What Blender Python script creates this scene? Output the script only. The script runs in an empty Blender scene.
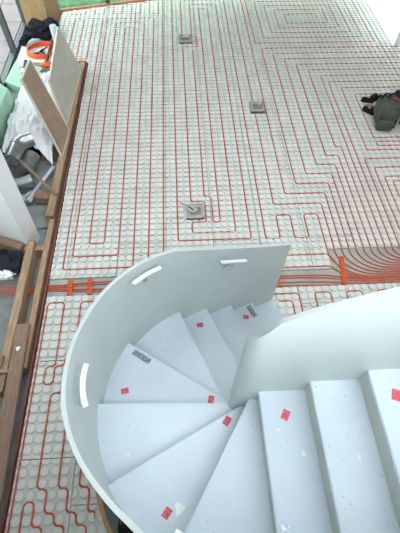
import bpy, bmesh, math, random
from mathutils import Vector, Matrix, noise

# ------------------------------------------------------------------ camera, sky, exposure
S = 0.1                                  # plan unit: one stud of the floor panels = 10 cm
scene = bpy.context.scene
cam_d = bpy.data.cameras.new('camera')
cam_d.sensor_fit = 'HORIZONTAL'; cam_d.sensor_width = 36.0
cam_d.lens = 393.25 / 400 * 36.0
cam_d.clip_start = 0.02; cam_d.clip_end = 200
cam = bpy.data.objects.new('camera', cam_d)
scene.collection.objects.link(cam)
CR, CU, CF = Vector((0.99854, -0.05246, 0.01298)), Vector((0.03706, 0.83953, 0.54204)), Vector((0.03933, 0.54077, -0.84025))
m = Matrix((CR, CU, -CF)).transposed().to_4x4()
m.translation = Vector((14.713, -16.596, 43.197)) * S
cam.matrix_world = m
scene.camera = cam

world = bpy.data.worlds.new('overcast_sky'); scene.world = world
world.use_nodes = True
bg = world.node_tree.nodes['Background']
bg.inputs[0].default_value = (0.86, 0.95, 1.0, 1)
bg.inputs[1].default_value = 1.0
scene.view_settings.view_transform = 'Standard'
scene.view_settings.look = 'None'
scene.view_settings.gamma = 1.0
scene.view_settings.use_curve_mapping = False
scene.view_settings.exposure = 2.33
try:
    scene.cycles.use_denoising = True
    scene.cycles.max_bounces = 10; scene.cycles.diffuse_bounces = 6
    scene.cycles.transparent_max_bounces = 12
except Exception:
    pass
COL = scene.collection
rng = random.Random(7)

# ------------------------------------------------------------------ materials
def srgb(r, g, b):
    f = lambda c: (c / 255 / 12.92) if c / 255 <= 0.04045 else ((c / 255 + 0.055) / 1.055) ** 2.4
    return (f(r), f(g), f(b), 1)
def material(name, col, rough=0.6, var=0.08, scale=6.0, metal=0.0, col2=None, bump=0.0, stretch=None, spec=0.4):
    mt = bpy.data.materials.new(name); mt.use_nodes = True
    nt = mt.node_tree; p = nt.nodes['Principled BSDF']
    p.inputs['Roughness'].default_value = rough; p.inputs['Metallic'].default_value = metal
    p.inputs['Specular IOR Level'].default_value = spec
    tc = nt.nodes.new('ShaderNodeTexCoord'); mp = nt.nodes.new('ShaderNodeMapping')
    if stretch: mp.inputs['Scale'].default_value = stretch
    nz = nt.nodes.new('ShaderNodeTexNoise'); nz.inputs['Scale'].default_value = scale; nz.inputs['Detail'].default_value = 5
    rp = nt.nodes.new('ShaderNodeValToRGB')
    c2 = col2 or tuple(max(0, c * (1 - var * 2.5)) for c in col[:3]) + (1,)
    c1 = tuple(min(1, c * (1 + var)) for c in col[:3]) + (1,)
    rp.color_ramp.elements[0].position = 0.3; rp.color_ramp.elements[1].position = 0.7
    rp.color_ramp.elements[0].color = c2; rp.color_ramp.elements[1].color = c1
    L = nt.links.new
    L(tc.outputs['Object'], mp.inputs[0]); L(mp.outputs[0], nz.inputs['Vector'])
    L(nz.outputs['Fac'], rp.inputs[0]); L(rp.outputs[0], p.inputs['Base Color'])
    if bump:
        b = nt.nodes.new('ShaderNodeBump'); b.inputs['Strength'].default_value = bump; b.inputs['Distance'].default_value = 0.01
        L(nz.outputs['Fac'], b.inputs['Height']); L(b.outputs[0], p.inputs['Normal'])
    return mt
def speckled(name, col, speck, rough=0.45, amount=0.70, scale=60):
    """painted surface with site dirt: a soft mottling and small dark specks"""
    mt = material(name, col, rough, 0.03, 2.5)
    nt = mt.node_tree; p = nt.nodes['Principled BSDF']; L = nt.links.new
    src = p.inputs['Base Color'].links[0].from_socket
    tc = nt.nodes.new('ShaderNodeTexCoord')
    n1 = nt.nodes.new('ShaderNodeTexNoise'); n1.inputs['Scale'].default_value = scale; n1.inputs['Detail'].default_value = 2
    r1 = nt.nodes.new('ShaderNodeValToRGB')
    r1.color_ramp.elements[0].position = amount; r1.color_ramp.elements[0].color = (0, 0, 0, 1)
    r1.color_ramp.elements[1].position = amount + 0.05; r1.color_ramp.elements[1].color = (1, 1, 1, 1)
    n2 = nt.nodes.new('ShaderNodeTexNoise'); n2.inputs['Scale'].default_value = 4
    mu = nt.nodes.new('ShaderNodeMath'); mu.operation = 'MULTIPLY'
    mx = nt.nodes.new('ShaderNodeMixRGB'); mx.inputs[2].default_value = speck
    L(tc.outputs['Object'], n1.inputs['Vector']); L(tc.outputs['Object'], n2.inputs['Vector'])
    L(n1.outputs['Fac'], r1.inputs[0]); L(r1.outputs[0], mu.inputs[0]); L(n2.outputs['Fac'], mu.inputs[1])
    L(mu.outputs[0], mx.inputs[0]); L(src, mx.inputs[1]); L(mx.outputs[0], p.inputs['Base Color'])
    return mt
def glass_mat(name, tint, gloss=0.07):
    mt = bpy.data.materials.new(name); mt.use_nodes = True; nt = mt.node_tree
    for n in list(nt.nodes): nt.nodes.remove(n)
    o = nt.nodes.new('ShaderNodeOutputMaterial'); mx = nt.nodes.new('ShaderNodeMixShader')
    t = nt.nodes.new('ShaderNodeBsdfTransparent'); g = nt.nodes.new('ShaderNodeBsdfGlossy')
    t.inputs[0].default_value = tint; g.inputs[1].default_value = 0.03
    mx.inputs[0].default_value = gloss
    nt.links.new(t.outputs[0], mx.inputs[1]); nt.links.new(g.outputs[0], mx.inputs[2]); nt.links.new(mx.outputs[0], o.inputs[0])
    return mt
def sticker_mat(name, col):
    """red printed label with broken white lines of print"""
    mt = material(name, col, 0.5, 0.03, 8)
    nt = mt.node_tree; p = nt.nodes['Principled BSDF']; L = nt.links.new
    tc = nt.nodes.new('ShaderNodeTexCoord'); mp = nt.nodes.new('ShaderNodeMapping'); mp.inputs['Scale'].default_value = (90, 200, 1)
    vn = nt.nodes.new('ShaderNodeTexNoise'); vn.inputs['Scale'].default_value = 1.0
    rp = nt.nodes.new('ShaderNodeValToRGB'); rp.color_ramp.elements[0].position = 0.55; rp.color_ramp.elements[1].position = 0.66
    mx = nt.nodes.new('ShaderNodeMixRGB'); mx.inputs[2].default_value = srgb(236, 170, 178)
    src = p.inputs['Base Color'].links[0].from_socket
    L(tc.outputs['Object'], mp.inputs[0]); L(mp.outputs[0], vn.inputs['Vector']); L(vn.outputs['Fac'], rp.inputs[0])
    L(rp.outputs[0], mx.inputs[0]); L(src, mx.inputs[1]); L(mx.outputs[0], p.inputs['Base Color'])
    return mt

M = dict(
    panel=material('panel_plastic_shaded', srgb(220, 219, 212), 0.55, 0.05, 3.0),  # darker than the stud tops: shade around the studs put into the colour
    stud=material('stud_plastic_lit', srgb(231, 230, 224), 0.5, 0.04, 3.0),  # lighter copy of the panel colour, for stud tops only
    slab=material('screed_concrete', srgb(178, 184, 178), 0.85, 0.08, 4.0, bump=0.2),
    subfloor=material('rough_concrete', srgb(150, 153, 152), 0.9, 0.14, 3.5, bump=0.4),
    pipe=material('orange_pipe', srgb(214, 98, 66), 0.4, 0.05, 5.0),
    clip=material('orange_clip', srgb(225, 105, 60), 0.45, 0.05, 9.0),
    strip2=material('pale_red_strip', srgb(205, 120, 98), 0.7, 0.1, 9.0),
    strip=material('red_edge_strip', srgb(140, 78, 70), 0.7, 0.1, 9.0),
    tread=speckled('tread_paint', srgb(212, 221, 230), srgb(95, 85, 80)),
    riser=material('riser_paint', srgb(205, 208, 198), 0.5, 0.05, 3.0),
    wallpaint=material('stair_wall_paint', srgb(206, 213, 211), 0.42, 0.03, 2.0),
    rail=material('rail_paint', srgb(235, 238, 238), 0.35, 0.02, 6.0),
    sticker=sticker_mat('red_label', srgb(216, 76, 92)),
    silver=material('silver_label', srgb(168, 178, 190), 0.3, 0.25, 40.0, metal=0.5),
    blob=material('paint_drip', srgb(242, 242, 242), 0.5, 0.02, 6.0),
    timber=material('timber', srgb(184, 152, 124), 0.75, 0.14, 9.0, stretch=(6, .6, 6), bump=0.15),
    plank=material('brown_plank', srgb(162, 130, 112), 0.75, 0.14, 9.0, stretch=(6, .6, 6), bump=0.15),
    ply=material('plywood', srgb(200, 165, 120), 0.7, 0.09, 7.0, stretch=(5, 5, .6)),
    plydark=material('plywood_dark', srgb(150, 125, 92), 0.7, 0.09, 7.0, stretch=(5, 5, .6)),
    grey_panel=material('grey_board', srgb(196, 190, 178), 0.6, 0.04, 5.0),
    veneer=material('veneer', srgb(168, 140, 120), 0.6, 0.13, 8.0, stretch=(1, 5, 1)),
    edge=material('board_edge', srgb(225, 215, 200), 0.7, 0.03, 5.0),
    green=material('green_plasterboard', srgb(168, 208, 182), 0.7, 0.04, 3.0),
    sheet=material('white_sheet', srgb(248, 248, 250), 0.7, 0.01, 5.0),
    black=material('black_cloth', srgb(26, 28, 36), 0.9, 0.2, 10.0),
    navy=material('navy_cloth', srgb(38, 42, 56), 0.9, 0.2, 10.0),
    galv=material('galvanised', srgb(178, 182, 184), 0.32, 0.08, 14.0, metal=0.85),
    white=material('white_paint', srgb(242, 243, 245), 0.6, 0.02, 2.0),
    cream=material('cream_paint', srgb(214, 218, 206), 0.7, 0.02, 2.0),
    plaster=material('bare_plaster', srgb(128, 124, 118), 0.9, 0.05, 3.0),
    ceiling=material('ceiling_board', srgb(128, 124, 118), 0.8, 0.02, 2.0),
    alu=material('dark_aluminium', srgb(88, 92, 92), 0.4, 0.05, 6.0, metal=0.3),
    alu2=material('grey_aluminium', srgb(140, 148, 142), 0.4, 0.05, 6.0, metal=0.3),
    terrace=material('white_terrace', srgb(244, 245, 246), 0.8, 0.01, 2.0),
    paving=material('pink_paving', srgb(140, 128, 130), 0.85, 0.08, 3.0),
    joint=material('paving_bed', srgb(95, 90, 90), 0.9, 0.06, 3.0),
    lawn=material('lawn', srgb(82, 128, 88), 0.95, 0.25, 5.0, bump=0.5),
    greypave=material('grey_gravel', srgb(140, 150, 138), 0.95, 0.15, 9.0, bump=0.4),
    glass=glass_mat('clear_glass', (0.93, 0.97, 0.95, 1)),
    glassg=glass_mat('green_glass', (0.80, 0.92, 0.84, 1), 0.10),
    bag=material('bag_canvas', srgb(82, 86, 80), 0.9, 0.12, 14.0, bump=0.3),
    red=material('red_plastic', srgb(180, 50, 62), 0.5, 0.06, 9.0),
    tan=material('tan_leather', srgb(186, 142, 104), 0.75, 0.1, 9.0),
    box=material('floor_box_grey', srgb(180, 180, 170), 0.6, 0.10, 12.0),
    boxin=material('box_inside', srgb(140, 138, 128), 0.8, 0.1, 9.0),
    conduit=material('grey_conduit', srgb(205, 203, 196), 0.45, 0.04, 9.0),
    card=material('pale_board', srgb(212, 208, 194), 0.8, 0.05, 4.0),
    dark=material('black_plastic', srgb(24, 24, 24), 0.6, 0.2, 10.0),
    kerb=material('kerb_grey', srgb(120, 132, 126), 0.8, 0.05, 5.0),
    debris=material('debris', srgb(110, 106, 100), 0.9, 0.2, 10.0),
    pvc=material('white_pvc', srgb(208, 214, 222), 0.35, 0.03, 6.0),
    orange=material('orange_hose', srgb(232, 98, 48), 0.4, 0.04, 6.0),
    paper=material('white_paper', srgb(225, 225, 225), 0.7, 0.03, 5.0),
)

# ------------------------------------------------------------------ mesh helpers (plan units in, metres out)
class MB:
    def __init__(s): s.v, s.f = [], []
    def add(s, vs, fs):
        n = len(s.v); s.v += [tuple(p) for p in vs]; s.f += [tuple(i + n for i in f) for f in fs]; return s
    def box(s, x0, y0, z0, x1, y1, z1):
        return s.prism([(x0, y0), (x1, y0), (x1, y1), (x0, y1)], z0, z1)
    def prism(s, poly, z0, z1):
        n = len(poly)
        vs = [(x, y, z0) for x, y in poly] + [(x, y, z1) for x, y in poly]
        fs = [tuple(range(n - 1, -1, -1)), tuple(range(n, 2 * n))]
        fs += [(i, (i + 1) % n, n + (i + 1) % n, n + i) for i in range(n)]
        return s.add(vs, fs)
    def hexa(s, b, t):                       # bottom quad, top quad (counter-clockwise from above)
        return s.add(list(b) + list(t), [(3, 2, 1, 0), (4, 5, 6, 7), (0, 1, 5, 4), (1, 2, 6, 5), (2, 3, 7, 6), (3, 0, 4, 7)])
    def tube(s, pts, r, n=8, caps=True, up=(0, 0, 1)):
        pts = [Vector(p) for p in pts]
        rings = []
        ref = Vector(up)
        for i, p in enumerate(pts):
            a = pts[max(i - 1, 0)]; b = pts[min(i + 1, len(pts) - 1)]
            d = (b - a).normalized()
            if abs(d.dot(ref)) > 0.97: ref = Vector((1, 0, 0)) if abs(d.x) < 0.9 else Vector((0, 1, 0))
            x = d.cross(ref).normalized(); y = x.cross(d)
            rr = r[i] if isinstance(r, (list, tuple)) else r
            rings.append([p + x * (rr * math.cos(6.2832 * k / n)) + y * (rr * math.sin(6.2832 * k / n)) for k in range(n)])
        vs = [q for R_ in rings for q in R_]; fs = []
        for i in range(len(pts) - 1):
            for k in range(n):
                k2 = (k + 1) % n
                fs.append((i * n + k, i * n + k2, (i + 1) * n + k2, (i + 1) * n + k))
        if caps:
            fs.append(tuple(range(n))); fs.append(tuple(range((len(pts) - 1) * n, len(pts) * n))[::-1])
        return s.add(vs, fs)
    def grid(s, fn, nu, nv, thick=None):
        top = [fn(i / nu, j / nv) for j in range(nv + 1) for i in range(nu + 1)]
        W = nu + 1
        fs = [(j * W + i, j * W + i + 1, (j + 1) * W + i + 1, (j + 1) * W + i) for j in range(nv) for i in range(nu)]
        if not thick: return s.add(top, fs)
        N = len(top); bot = [(x, y, z - thick) for x, y, z in top]
        fs2 = [tuple(k + N for k in f[::-1]) for f in fs]
        per = [i for i in range(W)] + [j * W + nu for j in range(1, nv + 1)] + [nv * W + i for i in range(nu - 1, -1, -1)] + [j * W for j in range(nv - 1, 0, -1)]
        side = [(per[(k + 1) % len(per)], per[k], per[k] + N, per[(k + 1) % len(per)] + N) for k in range(len(per))]
        return s.add(top + bot, fs + fs2 + side)
    def lump(s, c, rad, seed=0, amp=0.18, nu=20, nv=12, power=1.0, freq=1.0, rot=0.0):
        cx, cy, cz = c; rx, ry, rz = rad; vs = []; fs = []
        cr, sr = math.cos(rot), math.sin(rot)
        sg = lambda t: math.copysign(abs(t) ** power, t)
        for j in range(nv + 1):
            ph = -math.pi / 2 + math.pi * j / nv
            for i in range(nu):
                a = 2 * math.pi * i / nu
                d = Vector((sg(math.cos(ph)) * sg(math.cos(a)), sg(math.cos(ph)) * sg(math.sin(a)), sg(math.sin(ph))))
                k = 1 + amp * noise.noise(d * 1.7 * freq + Vector((seed * 3.7, seed * 1.3, 0)))
                x, y = d.x * rx * k, d.y * ry * k
                vs.append((cx + x * cr - y * sr, cy + x * sr + y * cr, cz + d.z * rz * k))
        for j in range(nv):
            for i in range(nu):
                i2 = (i + 1) % nu
                fs.append((j * nu + i, j * nu + i2, (j + 1) * nu + i2, (j + 1) * nu + i))
        return s.add(vs, fs)
    def build(s, name, mat, parent=None, smooth=False, bevel=0.0):
        me = bpy.data.meshes.new(name)
        if parent is None:
            xs, ys, zs = zip(*s.v)
            o0 = Vector(((min(xs) + max(xs)) / 2, (min(ys) + max(ys)) / 2, min(zs)))
        else:
            r = parent
            while r.parent: r = r.parent
            o0 = Vector(r.location) / S
        me.from_pydata([tuple((Vector(p) - o0) * S) for p in s.v], [], s.f)
        me.validate(); me.update()
        if bevel:
            bm = bmesh.new(); bm.from_mesh(me); bmesh.ops.remove_doubles(bm, verts=bm.verts, dist=1e-5)
            bmesh.ops.bevel(bm, geom=[e for e in bm.edges if e.is_manifold and e.calc_face_angle(0) > 0.5], offset=bevel * S, segments=2, affect='EDGES', clamp_overlap=True)
            bm.to_mesh(me); bm.free()
        if smooth:
            for p in me.polygons: p.use_smooth = True
            try: me.set_sharp_from_angle(angle=math.radians(45))
            except Exception: pass
        me.materials.append(mat)
        o = bpy.data.objects.new(name, me); COL.objects.link(o)
        if parent is None: o.location = o0 * S
        else: o.parent = parent
        return o
def empty(name, x, y, z=0.0):
    o = bpy.data.objects.new(name, None); COL.objects.link(o); o.location = (x * S, y * S, z * S); o.empty_display_size = .1; return o
def tag(o, label=None, cat=None, group=None, kind=None):
    if label: o['label'] = label
    if cat: o['category'] = cat
    if group: o['group'] = group
    if kind: o['kind'] = kind
    return o
def structure(o, label=None, cat=None): return tag(o, label, cat, kind='structure')
def obox(p, d, w, z0, z1):
    """prism along segment p->d with width w"""
    (x0, y0), (x1, y1) = p, d
    L = math.hypot(x1 - x0, y1 - y0); nx, ny = -(y1 - y0) / L * w / 2, (x1 - x0) / L * w / 2
    return MB().prism([(x0 - nx, y0 - ny), (x1 - nx, y1 - ny), (x1 + nx, y1 + ny), (x0 + nx, y0 + ny)][::1], z0, z1)
def rounded(pts, rad=0.45, n=4):
    out = [Vector(pts[0])]
    for i in range(1, len(pts) - 1):
        p, a, b = Vector(pts[i]), Vector(pts[i - 1]), Vector(pts[i + 1])
        da, db = a - p, b - p
        if da.length < 1e-4 or db.length < 1e-4: continue
        r = min(rad, da.length * .5, db.length * .5)
        s_, e_ = p + da.normalized() * r, p + db.normalized() * r
        for k in range(n + 1):
            t = k / n; out.append(s_ * (1 - t) ** 2 + p * 2 * t * (1 - t) + e_ * t * t)
    out.append(Vector(pts[-1])); return out

# ------------------------------------------------------------------ the shell: slab, walls, glazing, ceiling, outside
SUB = -1.8                                        # level of the sunken strip beside the floor
FAR = lambda x: 80.3 + 0.245 * (x + 10.2) + .15   # the far glazing runs skewed to the stud grid
floor = MB().prism([(-2.55, -60), (68, -60), (68, 63.6), (59.8, 63.6), (59.8, FAR(59.8)), (-10.4, FAR(-10.4)), (-10.4, 59.3), (-2.55, 59.3)], -6, -.25).build('floor', M['slab'])
structure(floor, 'grey screed floor under the studded heating panels', 'floor')
sub = MB().prism([(-18.2, -60), (-2.56, -60), (-2.56, 59.29), (-10.41, 59.29), (-10.41, FAR(-10.4)), (-18.2, FAR(-18.2))], -6, SUB).build('floor_lower', M['subfloor'])
structure(sub, 'sunken rough concrete strip along the glazed left side', 'floor')

H = 58.0
def frame_window(name, p0, p1, z0, z1, posts, mat, gmat, rail=0.7, post=0.9, mids=()):
    """glazed wall p0->p1: bottom and top rail, posts at fractions, one pane per bay"""
    o = empty(name, *p0, z0); structure(o)
    d = Vector((p1[0] - p0[0], p1[1] - p0[1])); L = d.length; d /= L
    P = lambda t: (p0[0] + d.x * t, p0[1] + d.y * t)
    obox(P(0), P(L), 1.0, z0, z0 + rail).build('bottom_rail', mat, o)
    obox(P(0), P(L), 1.0, z1 - rail, z1).build('top_rail', mat, o)
    for t in posts:
        obox(P(max(0, t * L - post / 2)), P(min(L, t * L + post / 2)), 1.0, z0 + rail, z1 - rail).build('post', mat, o)
    for zm in mids:
        obox(P(0), P(L), .7, zm - .3, zm + .3).build('middle_rail', mat, o)
    for a, b in zip(posts[:-1], posts[1:]):
        obox(P(a * L + post / 2), P(b * L - post / 2), .16, z0 + rail, z1 - rail).build('pane', gmat, o)
    return o
# left: solid wall with the glazing further on
wl = MB()
wl.box(-19.0, -60, -6, -18.2, 0, H).box(-19.0, 0, -6, -18.2, 14, 3).box(-19.0, 0, 26, -18.2, 14, H).box(-19.0, 14, -6, -18.2, 40, H).box(-19.0, 40, -6, -18.2, 88, -.9).box(-19.0, 40, 34, -18.2, 88, H)
structure(wl.build('wall_left', M['plaster']), 'bare plaster wall around the glazing beside the sunken strip', 'wall')
w1 = frame_window('window_1', (-18.0, 40.5), (-18.0, 76.7), -.9, 34, [0, .333, .667, 1], M['alu'], M['glass'], mids=(9.0,))
tag(w1, 'dark aluminium framed glazing along the sunken strip', 'window')
w6 = frame_window('fill_window', (-18.6, .05), (-18.6, 13.95), 3, 26, [0, .5, 1], M['alu'], M['glass'])  # out of view, added to light the front of the partition
tag(w6, 'added unseen dark framed window lighting the white partition end', 'window')
# far: green tinted glazing
fx0, fx1 = -17.5, 67.5
w2 = frame_window('window_2', (fx0, FAR(fx0) + .5), (fx1, FAR(fx1) + .5), -.9, 10, [0, .2, .4, .6, .8, 1], M['alu'], M['glassg'])
tag(w2, 'green tinted glazing along the far edge of the floor', 'window')
wf = obox((fx0 - 1, FAR(fx0 - 1) + 1), (fx1 + 2, FAR(fx1 + 2) + 1), .8, 10, H).build('wall_far', M['plaster'])
structure(wf, 'bare plaster wall above the far glazing', 'wall')
# right: corner glazing onto the terrace
w3 = frame_window('window_3', (60.2, 63.8), (60.2, FAR(60.2) - .4), -.25, 9, [0, 1], M['white'], M['glass'], rail=.15, post=.12)
tag(w3, 'clear glazing beside the bright white terrace', 'window')
w4 = frame_window('window_4', (60.6, 63.9), (68.4, 63.9), -.25, 9, [0, 1], M['white'], M['glass'], rail=.15, post=.12)
tag(w4, 'short return of clear glazing at the terrace corner', 'window')
wr = MB(); wr.box(68.2, -22, -6, 69, 63.4, H).box(68.2, -60, -6, 69, -22, 31).box(68.2, -60, 56, 69, -22, H).box(68.2, -60, 31, 69, -52, 56).box(60, 64.2, 9, 69, 65, H).box(59.8, 65, 9, 60.6, 98, H)  # the upper opening is unseen, added to brighten the curved stair wall
structure(wr.build('wall_right', M['plaster']), 'bare plaster wall with an upper opening added for light on the right side', 'wall')
# ceiling with a rooflight over the stair, second opening added to light the hall
RX0, RX1, RY0, RY1 = 5, 67, -56, -11
ce = MB(); ce.box(-19, 37, H, 69, 100, H + 2).box(-19, RY1, H, 69, 13, H + 2).box(-19, 13, H, -8, 37, H + 2).box(52, 13, H, 69, 37, H + 2)
ce.box(-19, -60, H, 69, RY0, H + 2).box(-19, RY0, H, RX0, RY1, H + 2).box(RX1, RY0, H, 69, RY1, H + 2)
structure(ce.build('ceiling', M['ceiling']), 'bare ceiling with a large rooflight and a second opening added to light the floor', 'ceiling')
structure(MB().box(-19, -61, -6, 69, -60, 30).box(-19, -61, 56, 69, -60, H).box(-19, -61, 30, -14, -60, 56).box(64, -61, 30, 69, -60, 56).build('wall_back', M['plaster']), 'bare plaster wall with a wide upper window behind the stair', 'wall')
structure(MB().box(-18.2, -60, 25.5, 68.2, -21.2, 28).build('floor_upper', M['plaster']), 'upper floor slab that the stair climbs to', 'floor')
# outside
structure(MB().box(60.8, 64.6, -2, 200, 200, -.4).build('terrace', M['terrace']), 'sunlit white terrace outside the glazing', 'terrace')
pv = structure(MB().box(-120, 20, -3, -19.2, 140, -1.6).build('path', M['joint']), 'pinkish paved path outside the dark framed glazing', 'path')
for i in range(9):
    for j in range(9):
        MB().box(-25.6 - 6.2 * i, 46 + 8.2 * j, -1.6, -19.6 - 6.2 * i, 54 + 8.2 * j, -1.35).build('paving_slab', M['paving'], pv)
lw = structure(MB().prism([(-19, FAR(-19) + 2), (60, FAR(60) + 2), (60, 220), (-19, 220)], -3, -1.2).build('lawn', M['lawn']), 'green lawn outside the far glazing', 'lawn')
structure(obox((-18, FAR(-18) + 2.6), (60, FAR(60) + 2.6), 2.4, -1.19, -1.05).build('gravel_strip', M['greypave']), 'grey gravel strip along the foot of the far glazing', 'gravel')
# white partition end by the joists
PB = [(-6.45, 15.9), (-5.5, 18.1), (-12, 20.9), (-12.95, 18.7)]
sh = 2.2
part_w = MB().hexa([(x, y, SUB) for x, y in PB], [(x + sh, y, 40) for x, y in PB]).build('wall_partition', M['white'])
structure(part_w, 'white end of a partition wall standing by the timber joists', 'wall')

# ------------------------------------------------------------------ studded floor panels
def clip_poly(poly, x0, y0, x1, y1):
    def cut(p, ax, v, sgn):
        out = []
        for i in range(len(p)):
            a, b = p[i], p[(i + 1) % len(p)]
            da, db = (a[ax] - v) * sgn, (b[ax] - v) * sgn
            if da >= 0: out.append(a)
            if (da >= 0) != (db >= 0):
                t = da / (da - db); out.append((a[0] + (b[0] - a[0]) * t, a[1] + (b[1] - a[1]) * t))
        return out
    for ax, v, sg in ((0, x0, 1), (0, x1, -1), (1, y0, 1), (1, y1, -1)):
        poly = cut(poly, ax, v, sg)
        if len(poly) < 3: return []
    return poly
def in_pit(x, y): return False
def panel(x0, y0, x1, y1, ox, oy, far=False, keep=None):
    if x1 - x0 < .25 or y1 - y0 < .25: return
    m_ = MB(); gp = .045; lit = []
    X0, Y0, X1, Y1 = x0 + gp, y0 + gp, x1 - gp, y1 - gp
    if far:
        a, b = min(Y1, FAR(X0) - .5), min(Y1, FAR(X1) - .5)
        if a <= Y0 + .1 and b <= Y0 + .1: return
        base = [(X0, Y0), (X1, Y0), (X1, max(b, Y0 + .05)), (X0, max(a, Y0 + .05))]
    else: base = [(X0, Y0), (X1, Y0), (X1, Y1), (X0, Y1)]
    m_.prism(base, -.249, 0)
    n = 16 if (y1 < 14) else 10
    i0, i1 = math.floor(X0 - ox) - 1, math.ceil(X1 - ox) + 1
    j0, j1 = math.floor(Y0 - oy) - 1, math.ceil(Y1 - oy) + 1
    for i in range(i0, i1 + 1):
        for j in range(j0, j1 + 1):
            cx, cy = ox + i, oy + j
            if cx < X0 - .4 or cx > X1 + .4 or cy < Y0 - .4 or cy > Y1 + .4: continue
            if far and cy > FAR(cx) - 1.0: continue
            if keep and not keep(cx, cy): continue
            circ = [(cx + .43 * math.cos(6.2832 * (k + .5) / n), cy + .43 * math.sin(6.2832 * (k + .5) / n)) for k in range(n)]
            pl = clip_poly(circ, X0, Y0, X1, Y1)
            if len(pl) < 3: continue
            q = len(pl); mx_, my_ = sum(p[0] for p in pl) / q, sum(p[1] for p in pl) / q
            sc = lambda f, z: [(mx_ + (p[0] - mx_) * f, my_ + (p[1] - my_) * f, z) for p in pl]
            vs = sc(.84, 0) + sc(1.0, .14) + sc(.95, .175)
            fs = [(r_ * q + k, r_ * q + (k + 1) % q, (r_ + 1) * q + (k + 1) % q, (r_ + 1) * q + k) for r_ in (0, 1) for k in range(q)]
            fs.append(tuple(range(2 * q, 3 * q)))
            lit += range(len(m_.f) + q, len(m_.f) + 2 * q + 1)       # bevel and cap of the stud get the light colour, sides keep painted shade
            m_.add(vs, fs)
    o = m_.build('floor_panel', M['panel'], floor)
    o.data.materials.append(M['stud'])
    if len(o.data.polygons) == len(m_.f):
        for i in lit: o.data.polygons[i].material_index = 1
    return o
PWX, PWY = 6.4, 10.0
def tile_region(x0, y0, x1, y1, ox, oy, bx=-.45, by=-.75, far=False, stagger=True, keep=None):
    k0, k1 = math.floor((x0 - bx) / PWX), math.ceil((x1 - bx) / PWX)
    for k in range(k0, k1):
        sy = by + (-4.1 * (k % 2) if stagger else 0)
        l0, l1 = math.floor((y0 - sy) / PWY), math.ceil((y1 - sy) / PWY)
        for l in range(l0, l1):
            a0, a1 = max(x0, bx + k * PWX), min(x1, bx + (k + 1) * PWX)
            b0, b1 = max(y0, sy + l * PWY), min(y1, sy + (l + 1) * PWY)
            if a1 > a0 and b1 > b0: panel(a0, b0, a1, b1, ox, oy, far, keep)
OXU, OYU = .5, .9
tile_region(-2.5, 10.1, 34, 13.3, OXU, OYU)
tile_region(-2.5, 13.3, 67, 59.2, OXU, OYU)
tile_region(-10.3, 59.2, 67, 63.4, OXU, OYU)
tile_region(-10.3, 63.4, 59.6, 97, OXU, OYU, far=True)
OXL, OYL = .4, .12
C = (18.1, -9.1)
def kerb_x(y): return 5.35 + 0.0 * y + .35 * ((-13.0 - y) / 4.0) ** 2 + .42 * max(0, -13.0 - y)
tile_region(-2.4, -22, 7.4, 7.6, OXL, OYL, bx=-3.1, by=-.75)
tile_region(7.4, -11.5, 44, 7.6, OXL, OYL, bx=-3.1, by=-.75)

# edging
def trimstrip(p, d, w, z0, z1, mat, n): structure(obox(p, d, w, z0, z1).build(n, mat))
trimstrip((-2.68, -30), (-2.68, 59.2), .2, -.25, .25, M['strip'], 'trim_1')
trimstrip((-10.6, 59.2), (-10.6, FAR(-10.6) - .4), .3, -.25, .5, M['strip'], 'trim_2')
trimstrip((-10.5, FAR(-10.5) - .35), (59.5, FAR(59.5) - .35), .25, -.25, .4, M['strip2'], 'trim_3')
trimstrip((-10.3, 59.35), (-2.9, 59.35), .22, -.25, .4, M['strip2'], 'trim_4')

# ------------------------------------------------------------------ heating pipes
PZ = .11
def pipe(pts, label, rad=.45, r=.085, z=PZ, n=4):
    p3 = [(p[0], p[1], p[2] if len(p) > 2 else z) for p in pts]
    o = MB().tube(rounded(p3, rad, n), r, 6).build('heating_pipe', M['pipe'], smooth=True)
    return tag(o, label, 'pipe', 'orange heating pipes laid between the floor studs')
T = 76.4
bat = [(-9, 60.6), (-9, 78.4), (-5, 78.4), (-5, 80.0), (-3, 80.4), (-3, 78.4), (-1, 78.4), (-1, 81.0), (1, 81.6), (1, 78.4), (3, 78.4), (3, 82.2), (5, 82.7), (5, 78.4), (7, 78.4), (7, 83.2), (9, 83.7), (9, 78.4), (11, 78.4), (11, 84.2), (11.6, 84.4), (11.6, 85)]
pipe([(10, 11.4), (10, T), (0, T), (0, 13.4), (6, 13.4), (6, 72.4), (4, 72.4), (4, 15.4), (2, 15.4), (2, 74.4), (8, 74.4), (8, 11.4), (-1, 11.4), (-1, T), (-3, T), (-3, 60.6), (-5, 60.6), (-5, T), (-7, T), (-7, 60.6), (-8.9, 60.6)], 'orange pipe looping up and down beside the timber joist in nested hairpins')
pipe(bat[1:], 'orange pipe stepping like battlements along the far green glazing')
pipe([(12, 11.4), (12, 85), (14, 85.4), (14, 15.4), (24, 15.4), (24, 82.4), (18, 82.4), (18, 68.4), (19, 68.4), (19, 64.4), (16, 64.4), (16, 22.4), (18, 22.4), (18, 18.6), (16, 18.6), (16, 16.7), (22, 16.7), (22, 80.4), (20, 80.4), (20, 18.5), (19, 18.5), (19, 23.3), (18, 23.3), (18, 63.4)], 'orange pipe winding round the floor box nearest the curved stair wall')
def chan(k, x, y0=13.2):
    """bend from the field into the channel and off to the right"""
    ye = 8.75 + .33 * k; R_ = max(1.2, y0 - ye); pts = []
    for i in range(9):
        a = i / 8 * math.pi / 2
        pts.append((x + (R_ * 1.25) * (1 - math.cos(a)), y0 - R_ * math.sin(a) * (y0 - ye) / R_, PZ if i == 0 else -.1))
    pts.append((62, ye, -.1)); return pts
def pipe_b(pts, k, x, label):
    return pipe(pts + [(x, 13.6, PZ)] + chan(k, x), label, rad=.5)
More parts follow.
